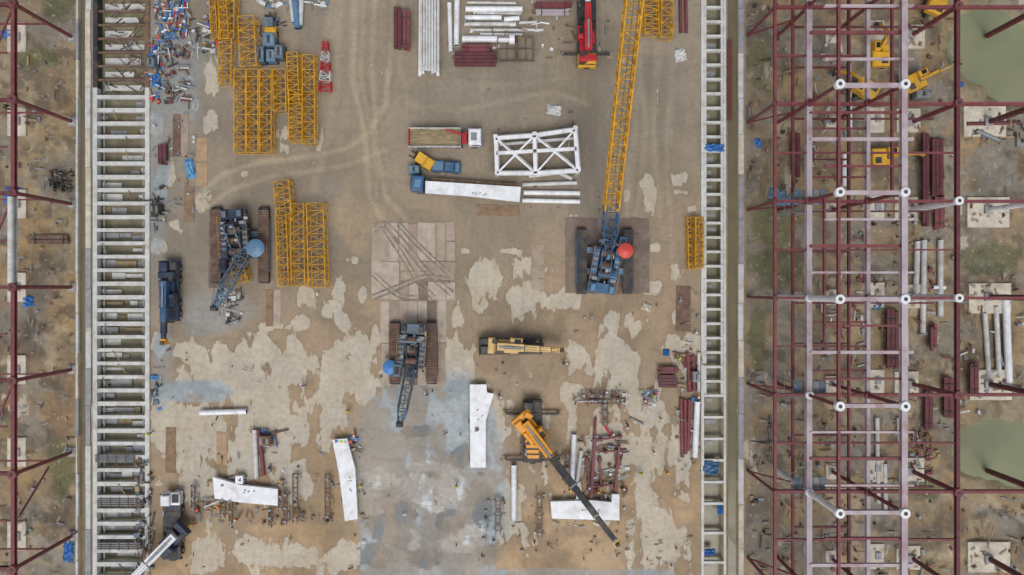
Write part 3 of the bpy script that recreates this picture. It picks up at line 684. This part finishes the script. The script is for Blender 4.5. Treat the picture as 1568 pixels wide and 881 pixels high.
crawler_crane(925,400,V90,ang((918,440),(930,370)),10,7.0,1.6,blue,bluel,[(P_(931,385,2.4),P_(934,355,4),.8,2.0,blue,1),(P_(934,355,4),P_(936,318,6.5),2.0,2.0,blue,1.2),(P_(936,318,6.5),P_(975,-40,27),2.0,1.9,yellow,1.5),(P_(975,-40,27),P_(986,-110,31),1.9,.8,yellow,1.4)],deckL=8.0,cw=4.2,trk=dark)
def parasol(px,py,z,r,mat):
    b=B(); n=24; p=P(px,py,z)
    for a0,a1,z0,z1 in ((0,.35,.34,.28),(.35,.7,.28,.16),(.7,1,.16,0)):
        vs=[];
        for rr,zz in ((a0,z0),(a1,z1)):
            for i in range(n): t=2*math.pi*i/n; vs.append((max(rr,.01)*r*math.cos(t),max(rr,.01)*r*math.sin(t),z+zz*r))
        b.add(vs,[(i,(i+1)%n,n+(i+1)%n,n+i) for i in range(n)],mat)
    b.cyl((0,0,0),(0,0,z+.3*r),.06,grey,8); b.cyl((0,0,.0),(0,0,.15),.4,dark,12); b.cyl((0,0,z+.33*r),(0,0,z+.42*r),.06,dark,8)
    b.done('parasol',(p.x,p.y,0))
parasol(391,380,3.6,1.35,bluel); parasol(597,563,2.6,1.1,M('parasol_blue','#3f78b4',.5,0,.1,.1)); parasol(958,384,3.4,1.15,redorange)
b=B(); Lr=11.2
b.box((-.3,0,.9),(Lr-1,.9,.35),dark)
for x in (4.2,1.9,-2.6,-4.0):
    for y in (-1.1,1.1): wheel(b,x,y,.52,.32)
b.box((-1.7,0,1.2),(7.7,2.7,.16),dark)
for y in (-1.37,1.37): b.box((-1.7,y,1.75),(7.86,.12,1.0),white2)
for y in (-1.37,1.37):
    for k in range(8): b.box((-5.2+k*1.0,y*1.05,1.75),(.12,.07,.98),grey)
b.box((-5.6,0,1.75),(.1,2.6,1.0),redp); b.box((2.2,0,1.85),(.1,2.6,1.2),grey)
n=14; vs=[(-5.5+7.6*i/(n-1),-1.3+2.6*j/(n-1),1.75+random.uniform(-.05,.12)+.25*math.sin(math.pi*j/(n-1))*math.sin(math.pi*i/(n-1))) for i in range(n) for j in range(n)]
b.add(vs,[(i*n+j,(i+1)*n+j,(i+1)*n+j+1,i*n+j+1) for i in range(n-1) for j in range(n-1)],sand)
b.box((2.75,0,1.6),(.8,1.6,.9),redp); b.beam((2.8,.2,2.5),(.0,1.0,2.6),.22,.25,redp); b.beam((2.8,.2,2.6),(3,-.9,2.5),.2,.2,redp)
b.bbox((4.35,0,1.75),(1.9,2.45,1.9),white,0,.2); b.box((5.32,0,2.1),(.05,2.1,.75),glass)
for y in (-1.24,1.24): b.box((4.5,y,2.1),(1.1,.04,.6),glass); b.box((5.2,y*1.15,2.2),(.1,.2,.4),black)
b.box((4.2,0,2.72),(.9,1.2,.05),grey); b.box((5.4,0,.8),(.15,2.4,.4),grey)
b.done('dump_truck',P(685,215),0,bevel=.03)
b=B()
b.box((1.5,0,1.15),(13,2.4,.22),rust2); 
for x in (5.5,6.8): 
    for y in (-1,1): wheel(b,x,y,.5,.35)
for x in (-4.4,-6.6):
    for y in (-1.05,1.05): wheel(b,x,y,.55,.35)
b.box((-5.2,0,.9),(5,.9,.3),dark); b.bbox((-7.0,0,1.9),(1.9,2.4,1.9),blue,0,.2); b.box((-7.97,0,2.2),(.05,2.0,.7),glass); b.box((-6.9,0,2.88),(.9,1.2,.05),bluel)
for y in (-1.22,1.22): b.box((-7.1,y,2.2),(1.1,.04,.6),glass)
b.box((-5.6,0,1.5),(.7,2.0,.8),dark)
for x in (-2,2,5): b.box((x,0,1.36),(.3,2.3,.2),wood)
b.done('flatbed_truck',P(712,290),math.radians(-4),bevel=.03)
def pickup(px,py,rz,m,m2,L_=4.6,name='pickup_truck'):
    b=B()
    b.bbox((0,0,.65),(L_,1.75,.5),m,0,.12); b.bbox((L_*.12,0,1.15),(L_*.36,1.55,.6),m,0,.22); b.box((L_*.305,0,1.12),(.06,1.35,.4),glass); b.box((-L_*.065,0,1.12),(.06,1.35,.35),glass)
    for y in (-.79,.79): b.box((L_*.12,y,1.15),(L_*.28,.04,.3),glass)
    b.box((-L_*.28,0,.93),(L_*.38,1.4,.06),m2)
    for y in (-.78,.78): b.box((-L_*.28,y,1.0),(L_*.42,.1,.28),m)
    b.box((-L_*.49,0,1.0),(.1,1.5,.28),m); b.box((L_*.38,0,.915),(L_*.15,1.2,.03),m2)
    for x in (-L_*.32,L_*.32):
        for y in (-.8,.8): wheel(b,x,y,.36,.24)
    b.done(name,P(px,py),rz,bevel=.03)
pickup(684,257,math.radians(-3),blue,bluel,4.4)
def loader(px,py,rz,m,m2,name='forklift'):
    b=B(); b.bbox((-.8,0,.95),(1.6,1.7,.9),m,0,.15); b.box((.5,0,.7),(1.2,1.5,.5),m2)
    for x in (-.3,.9):
        for y in (-.65,.65): b.cyl((x,y,.9),(x,y,2.2),.05,dark,6)
    b.box((.3,0,2.23),(1.4,1.5,.08),m2); b.box((1.3,0,1.2),(.12,1.2,2.0),dark)
    for y in (-.4,.4): b.box((1.95,y,.2),(1.2,.15,.08),dark)
    for x in (-.9,.7):
        for y in (-.8,.8): wheel(b,x,y,.38,.28)
    b.box((.1,0,1.3),(.6,.6,.5),black); b.done(name,P(px,py),rz,bevel=.03)
loader(650,248,2.6,yellow2,yellow2); loader(418,45,V90,yellow2,bluegrey)
def genset(px,py,l,w,m,rz=0,name='generator_unit'):
    b=B(); b.box((0,0,.15),(l+.2,w+.1,.3),dark); b.bbox((0,0,1.0),(l,w,1.4),m,0,.1)
    for k in range(3): b.box((-l*.3+k*l*.3,0,1.73),(l*.18,w*.6,.06),dark if k%2 else grey)
    for k in range(5): b.box((-l*.4+k*l*.2,w/2+.01,1.0),(l*.12,.05,.8),dark)
    b.cyl((l*.38,w*.25,1.7),(l*.38,w*.25,2.1),.1,grey,8); b.done(name,P(px,py),rz,bevel=.02)
for g_ in [(417,66,1.8,2.0,bluel),(404,88,1.2,2.4,bluegrey),(420,90,1.4,1.8,bluel),(432,84,1.3,2.0,bluegrey),(636,262,1.6,1.2,bluel),(410,672,1.6,1.4,rust2),(1405,148,2.2,1.2,grey),(239,100,1.2,1.4,bluegrey),(1062,575,1,1.6,grey),(245,322,1.2,1.5,dark)]: genset(*g_)
def excavator(px,py,rzt,rza,reach=6,m=yellow2):
    b=B(); b.T=Matrix.Rotation(rzt,4,'Z')
    for s_ in (-1,1): track(b,s_*1.05,3.9,.55,dark)
    b.box((0,0,.8),(1.6,1.8,.5),dark); b.T=Matrix.Rotation(rza,4,'Z')
    b.cyl((0,0,1.0),(0,0,1.25),.8,dark,16); b.bbox((-.9,0,1.75),(2.2,2.6,1.0),m,0,.15); b.bbox((.9,.8,2.05),(1.5,.95,1.6),m,0,.15)
    b.box((1.67,.8,2.2),(.05,.8,1.0),glass); b.box((.9,.8,2.865),(.8,.6,.03),glass); b.box((.6,-.8,1.6),(1.4,.9,.6),m); b.box((-1.2,-.5,2.28),(.9,.9,.06),dark)
    a=Vector((.8,0,1.8)); k=Vector((reach*.62,0,3.6)); e=Vector((reach,0,1.6)); mid=Vector((reach*.35,0,3.5))
    b.beam(a,mid,.42,.5,m); b.beam(mid,k,.42,.45,m); b.beam(k+Vector((-.3,0,.3)),e,.32,.4,m); b.cyl(a+Vector((.3,.3,0)),mid+Vector((.2,.3,0)),.1,grey,8); b.cyl(mid+Vector((0,0,.4)),k+Vector((-.2,0,.6)),.09,grey,8)
    b.beam(e,e+Vector((-.2,0,-.9)),1.0,.7,dark,1.0,.2); b.done('excavator',P(px,py))
excavator(1393,130,.4,ang((1393,130),(1460,100)),7.2); excavator(1345,244,0,.05,6); excavator(1315,140,.3,2.6,5); excavator(1338,88,V90,V90,4.5); excavator(1425,10,V90,1.2,4)
# ---------------------------------------------------------------- steel building frames
ROWS=[-78,55,188,322,455,588,721,854,987]
L1=11.0; L2=19.6
def Q(gx_,gy_,z): return Vector((wx(gx_),wy(gy_),z))
def node_(b,p,m,r=.6): b.cyl(p-Z*.3,p+Z*.35,r,m,16); b.cyl(p+Z*.35,p+Z*.4,r*.4,dark,12)
b=B(); X0,X1,X2,X3,X4=1145,1191,1272,1395,1512
for i,y in enumerate(ROWS):
    wh=(y in (322,455)); wl=y in (455,721)
    b.cyl(Q(X0,y,0),Q(X0,y,L1),.22,red,10)
    b.cyl(Q(X1,y,0),Q(X1,y,L1),.45 if wl else .26,white if wl else red,12); b.cyl(Q(X1,y,L1),Q(X1,y,L2),.42 if wl else .24,white if wl else red,12)
    b.cyl(Q(X2,y,0),Q(X2,y,L2),.42 if y==455 else .26,white if y==455 else red,12)
    b.cyl(Q(X3,y,0),Q(X3,y,L1),.5 if wh else .34,white if wh else red,12)
    b.cyl(Q(X4,y,0),Q(X4,y,L1),.42,white if y==322 else red2,12); b.cyl(Q(1635,y,0),Q(1635,y,L1),.42,red2,12)
    node_(b,Q(X1,y,L2),white); node_(b,Q(X2,y,L2),white); node_(b,Q(X1,y,L1),white if wl or y==588 else red,.55); node_(b,Q(X3,y,L1),white if wh else red,.6); node_(b,Q(X2,y,L1),red,.5); node_(b,Q(X0,y,L1),red,.35)
    b.ibeam(Q(X0,y,L1-.4),Q(1700,y,L1-.4),.4,.6,red,.06)
    b.ibeam(Q(X1,y,L2-.4),Q(X2,y,L2-.4),.5,.6,pink,.06)
    if i<len(ROWS)-1:
        yn=ROWS[i+1]
        b.ibeam(Q(X0,y,L1-.2),Q(X0,yn,L1-.2),.36,.4,red,.05)
        b.ibeam(Q(X1,y,L1-.2),Q(X1,yn,L1-.2),.75,.7,pink,.08)
        b.ibeam(Q(X1,y,L2-.2),Q(X1,yn,L2-.2),.32,.5,red,.05)
        b.ibeam(Q(X2,y,L1-.2),Q(X2,yn,L1-.2),.5,.6,pink,.08)
        b.ibeam(Q(X2,y,L2-.2),Q(X2,yn,L2-.2),.75,.7,pink,.08)
        b.ibeam(Q(X3,y,L1-.2),Q(X3,yn,L1-.2),.5,.6,red2,.06)
        for k in (1,2,3):
            yy=y+(yn-y)*k/4
            if k==2 or i in (2,4): b.ibeam(Q(X0 if k==2 else X1,yy,L1-.5),Q(X2,yy,L1-.5),.24,.35,red,.04)
            if k==2 and i%3!=1: b.ibeam(Q(X2,yy,L1-.5),Q(X3,yy,L1-.5),.24,.35,red,.04)
            x0_=X1-34 if (i+k)%3==0 else X1-16
            b.ibeam(Q(x0_ if k!=2 else X1-34,yy,L2-.5),Q(X2+(3 if (i+k)%2 else 14),yy,L2-.5),.26 if k!=2 else .4,.4,pink if (i*3+k)%4 in (0,2) else red,.05)
        b.beam(Q(X0,y,0.2),Q(X1,y,L1*.6),.2,.2,red)
        b.ibeam(Q(X1,y,5.6),Q(X1,yn,5.6),.35,.4,red,.05)
        b.ibeam(Q(X2,y,5.6),Q(X2,yn,5.6),.35,.4,red2,.05)
        b.ibeam(Q(X1,(y+yn)/2,5.6),Q(X2,(y+yn)/2,5.6),.25,.3,red2,.04)
        b.ibeam(Q(X1,y+8,5.6),Q(X3,y+8,5.6),.25,.3,red2,.04)
b.ibeam(P(1262,300,13),P(1262,520,13),.25,.4,red,.05); b.ibeam(P(1300,440,14),P(1300,720,14),.25,.4,red,.05)
b.ibeam(P(1366,-20,14),P(1366,300,14),.3,.4,red,.05)
b.done('steel_building_frame')
for y in ROWS:
    for x,w_,h_ in ((X3-4,36,36),(X4-2,64,46)):
        if x>1450 and y in (55,721): 
            continue
        b=B(); dx,dy=random.uniform(-6,6),random.uniform(-4,4)
        pbox(b,x-w_/2+dx,y-h_/2+dy,x+w_/2+dx,y+h_/2+dy,-.3,.42,conc3); pbox(b,x-6,y-6,x+6,y+6,.3,.8,conc2)
        for _ in range(10): p=P(x+random.uniform(-w_,w_)/2.4,y+random.uniform(-h_,h_)/2.4); b.box((p.x,p.y,.48),(random.uniform(.2,.8),random.uniform(.2,.5),.12),random.choice([wood,rust,grey]),random.random()*3)
        b.done('concrete_footing')
    b=B(); pbox(b,X2-9,y-12,X2+9,y+12,-.3,.4,conc3); pbox(b,X2-4,y-4,X2+4,y+4,.3,.7,conc2); b.done('concrete_footing')
    b=B(); pbox(b,1330,y-22,1352,y+16,-.3,.4,conc3); pbox(b,1338,y-10,1346,y,.3,.7,conc2); b.done('concrete_footing')
for i,y in enumerate((322,588,721)):
    b=B(); 
    for k in range(5):
        b.box(tuple(Q(X1-12+k*9,y-7+k%2,L1-1.2)),(.8,2.2,.08),grey if k%2 else bluegrey)
    for sx in (-14,30):
        for sy in (-14,10):
            b.cyl(Q(X1+sx,y+sy,0),Q(X1+sx,y+sy,L1),.05,grey,6)
    for z in (3,6,9):
        for sy in (-14,10): b.cyl(Q(X1-14,y+sy,z),Q(X1+30,y+sy,z),.045,grey,6); b.cyl(Q(X1-14,y+sy,z-3),Q(X1+30,y+sy,z),.04,grey,6)
        for sx in (-14,30): b.cyl(Q(X1+sx,y-14,z),Q(X1+sx,y+10,z),.045,grey,6)
    b.done('scaffold_tower')
b=B(); LL=12.6
LR=[-70,58,187,313,440,566,692,820,948]
for i,y in enumerate(LR):
    b.cyl(Q(112,y,0),Q(112,y,LL),.28,red,12)
    node_(b,Q(112,y,LL),red,.6)
    b.ibeam(Q(112,y,LL-.4),Q(-60,y,LL-.4),.45,.6,red2,.06)
    b.cyl(Q(-20,y,0),Q(-20,y,LL),.3,red,12)
    b.beam(Q(112,y,5.5),Q(-20,y,5.5),.22,.3,red)
    if i<len(LR)-1:
        yn=LR[i+1]
        b.ibeam(Q(112,y,LL-.2),Q(112,yn,LL-.2),.5,.6,white2 if y==313 else red,.06)
        if y==313: b.cyl(Q(112,y+6,LL+.4),Q(112,yn-6,LL+.4),.38,bluel if False else white2,14)
        if i%2: b.beam(Q(112,y,LL-.2),Q(60,yn,LL-.2),.2,.2,red)
        b.ibeam(Q(100,(y+yn)/2,LL-.5),Q(-60,(y+yn)/2,LL-.5),.22,.3,red,.04)
b.beam(P(118,815,.4),P(20,870,8),.25,.25,red); b.beam(P(30,790,10),P(75,715,4),.2,.2,red)
b.done('steel_building_frame')
for y in LR:
    b=B(); pbox(b,14,y-22,42,y+22,-.3,.38,conc3) ; pbox(b,22,y-6,34,y+6,.3,.7,conc2); b.done('concrete_footing')
    b=B(); pbox(b,106,y-7,118,y+7,-.3,.3,conc2); pbox(b,109,y-4,115,y+4,.2,.5,conc3); b.done('concrete_footing')
bundle(1412,206,1422,345,2,3,red2); bundle(1426,212,1444,300,3,2,red2); bundle(1430,300,1446,350,2,2,red); bundle(1357,476,1376,562,3,3,red2); bundle(1415,598,1428,658,2,2,red2); bundle(1444,580,1460,640,2,2,red2); bundle(1212,205,1225,270,2,2,red2); bundle(1484,555,1498,605,2,3,red2); bundle(1424,498,1434,535,2,2,red)
bundle(44,360,106,374,2,1,rust)
for t in [([(1405,370,1402,460),(1415,368,1413,510),(1440,368,1440,485)],.4,white2),([(1428,440,1447,440)],.3,white),([(1508,480,1514,575),(1525,470,1530,575)],.35,white2),([(1540,456,1545,585)],.5,white),([(1506,455,1550,455)],.3,white2),([(1343,640,1345,770),(1386,470,1389,560)],.3,white2),
  ([(1293,236,1293,285),(1300,100,1302,200)],.3,white),([(1355,710,1356,785),(1376,640,1377,680)],.3,white2),([(1480,190,1560,188)],.3,red2),([(1495,200,1530,215)],.3,grey),([(1530,590,1568,600)],.5,white2)]: pipes(*t)
debris(1480,190,1568,222,30,[dark,grey,bluegrey,wood]); debris(1150,560,1180,880,50,[rust,grey,wood,dark],big=.8); debris(1390,660,1425,740,40,[rust,grey,red]); debris(1240,60,1300,280,60,[wood,rust,grey,white2],big=.7); debris(1300,300,1400,880,150,[wood,rust,grey,conc2,dark,red],big=.6,z=.1)
debris(1400,20,1460,880,110,[wood,rust,grey,conc2,red],big=.6,z=.1); debris(1460,420,1568,640,70,[wood,grey,rust,white2],big=.6,z=.1); debris(1250,420,1330,560,64,[rust,wood,grey,red,white2],big=.8); debris(1195,560,1300,880,130,[wood,rust,conc2,red,grey],big=.7,z=.1)
debris(1460,760,1568,880,40,[wood,rust,grey],big=.6,z=.1); debris(1145,10,1220,300,60,[wood,rust,grey,dark],big=.6,z=.1)
debris(30,20,110,880,130,[wood,rust,grey,conc2],big=.5); debris(-10,0,30,880,50,[wood,rust,grey,conc2,dark],big=.5); debris(78,260,114,294,90,[dark,black],name='dark_rubble_heap',big=.25)
# ---------------------------------------------------------------- workers
def make_body(pose):
    walk=pose=='walk'; bend=pose=='bend'
    V=[];E=[];R=[]
    def v(x,y,z,r,par=None):
        V.append((x,y,z)); R.append(r)
        if par is not None: E.append((par,len(V)-1))
        return len(V)-1
    pel=v(0,0,.95,.14)
    f=.35 if bend else .03
    sp_=v(f*.35,0,1.15,.135,pel); ch=v(f*.9,0,1.35 if not bend else 1.28,.16,sp_); nk=v(f*1.15,0,1.5 if not bend else 1.4,.06,ch); hd=v(f*1.3+.02,0,1.6 if not bend else 1.47,.095,nk); cr=v(f*1.4,0,1.7 if not bend else 1.55,.085,hd); v(f*1.3+.12,0,1.6 if not bend else 1.45,.02,hd)
    hands=[]
    for s_ in (-1,1):
        st=s_*.22 if walk else .03*s_
        h=v(0,s_*.1,.88,.1,pel); k=v(st*.6+.04,s_*.11,.5,.065,h); a=v(st-.03,s_*.12,.1,.045,k); v(st+.15,s_*.14,.045,.04,a)
        cz=V[ch][2]; sh=v(f*.95,s_*.19,cz+.06,.065,ch); fx=.12 if not walk else -s_*.15
        el=v(f+fx*.4+.02,s_*.27,cz-.22,.045,sh); wr=v(f+fx+.18,s_*.25,cz-.38,.03,el); hn=v(f+fx+.25,s_*.25,cz-.42,.035,wr); hands.append((V[hn],s_))
    comps=[(V,E,R)]
    for (h,s_) in hands:
        for i,(dy,l) in enumerate(((-.03,.075),(-.01,.085),(.01,.08),(.03,.06))):
            comps.append(([(h[0]+.01,h[1]+dy,h[2]),(h[0]+.04+l*.4,h[1]+dy,h[2]-.015),(h[0]+.04+l*.7,h[1]+dy,h[2]-.05)],[(0,1),(1,2)],[.01,.009,.007]))
        comps.append(([(h[0]-.02,h[1]-s_*.02,h[2]),(h[0]+.02,h[1]-s_*.06,h[2]-.01),(h[0]+.05,h[1]-s_*.065,h[2]-.03)],[(0,1),(1,2)],[.012,.011,.009]))
    AV=[];AE=[];AR=[];roots=[]
    for (vv,ee,rr) in comps:
        o=len(AV); roots.append(o); AV+=vv; AE+=[(a+o,b_+o) for a,b_ in ee]; AR+=rr
    m=bpy.data.meshes.new('skel'); m.from_pydata(AV,AE,[]); o=bpy.data.objects.new('skel',m); COL.objects.link(o)
    o.modifiers.new('s','SKIN')
    for i,sv in enumerate(m.skin_vertices[0].data): sv.radius=(AR[i],AR[i]); sv.use_root=(i in roots)
    ss_=o.modifiers.new('u','SUBSURF'); ss_.levels=1; ss_.render_levels=1
    dg=bpy.context.evaluated_depsgraph_get(); me2=bpy.data.meshes.new_from_object(o.evaluated_get(dg)); 
    bpy.data.objects.remove(o); return me2,V[cr]
def worker_mesh(pose,vest,hm):
    me2,crn=make_body(pose)
    me2.materials.clear()
    for m in (trou,vest,skin,hm): me2.materials.append(m)
    for p in me2.polygons:
        c=p.center; i=0
        if c.z>.98: i=1
        if c.z>1.02 and abs(c.y)>.215 and c.x>.2: i=2
        if c.z>crn[2]-.21 and abs(c.y)<.12: i=2
        p.material_index=i; p.use_smooth=True
    import bmesh
    bm=bmesh.new(); bm.from_mesh(me2)
    r=bmesh.ops.create_uvsphere(bm,u_segments=16,v_segments=8,radius=.135,matrix=Matrix.Translation((crn[0],0,crn[2]-.03)))
    vs=set(r['verts']); base_=crn[2]-.03
    for f_ in bm.faces:
        if all(v in vs for v in f_.verts): f_.material_index=3
    for v in vs:
        if v.co.z<base_+.001:
            d=Vector((v.co.x-crn[0],v.co.y,0)); 
            if d.length>.13: v.co.x+=d.x*.25; v.co.y+=d.y*.25
            v.co.z=base_-.004 if d.length>.13 else base_+.02
    bm.to_mesh(me2); bm.free(); return me2
try:
    WM=[worker_mesh('stand',vesto,helm),worker_mesh('walk',vestg,helmy),worker_mesh('bend',vestb,helm),worker_mesh('walk',vesto,helmy)]
    for i,(x,y,r) in enumerate([(545,664,0),(555,741,1),(468,590,2),(340,772,3),(985,612,0),(1000,604,4),(899,748,1),(915,750,2),(938,662,3),(980,722,5),(925,603,1),(1020,721,2),(1066,606,3),(535,628,1),(764,603,5),(434,733,2),(366,792,1),(234,662,3),(960,648,4),(872,748,1),(953,745,0),(1038,548,2),(862,556,0),(300,800,2),(1011,640,3),(700,742,1),(655,604,2),(1380,258,1),(1000,690,4)]):
        o=bpy.data.objects.new('construction_worker',WM[i%4]); o.location=P(x,y,.0); o.rotation_euler=(0,0,r*1.1); COL.objects.link(o)
except Exception as e: print('WORKER FAIL',e)
# ---------------------------------------------------------------- light, sky, camera
w=bpy.data.worlds.new('World'); scene.world=w; w.use_nodes=True; nt=w.node_tree
sk=nt.nodes.new('ShaderNodeTexSky'); sk.sky_type='NISHITA'; sk.sun_disc=False; sk.sun_elevation=math.radians(58); sk.sun_rotation=math.radians(200); sk.dust_density=4; sk.air_density=1
hs=nt.nodes.new('ShaderNodeHueSaturation'); hs.inputs['Saturation'].default_value=.4
nt.links.new(sk.outputs[0],hs.inputs['Color']); nt.links.new(hs.outputs[0],nt.nodes['Background'].inputs[0]); nt.nodes['Background'].inputs[1].default_value=.13
sun=bpy.data.lights.new('sun','SUN'); sun.energy=1.3; sun.angle=math.radians(24); sun.color=(1,.98,.95)
so=bpy.data.objects.new('sun',sun); COL.objects.link(so); so.rotation_euler=(math.radians(30),0,math.radians(200+180))
cam=bpy.data.cameras.new('camera'); cam.lens=24; cam.sensor_width=36; cam.clip_end=3000; cam.clip_start=1
co=bpy.data.objects.new('camera',cam); COL.objects.link(co); co.location=(0,0,H); scene.camera=co
scene.view_settings.view_transform='Standard'; scene.view_settings.look='None'; scene.view_settings.exposure=0
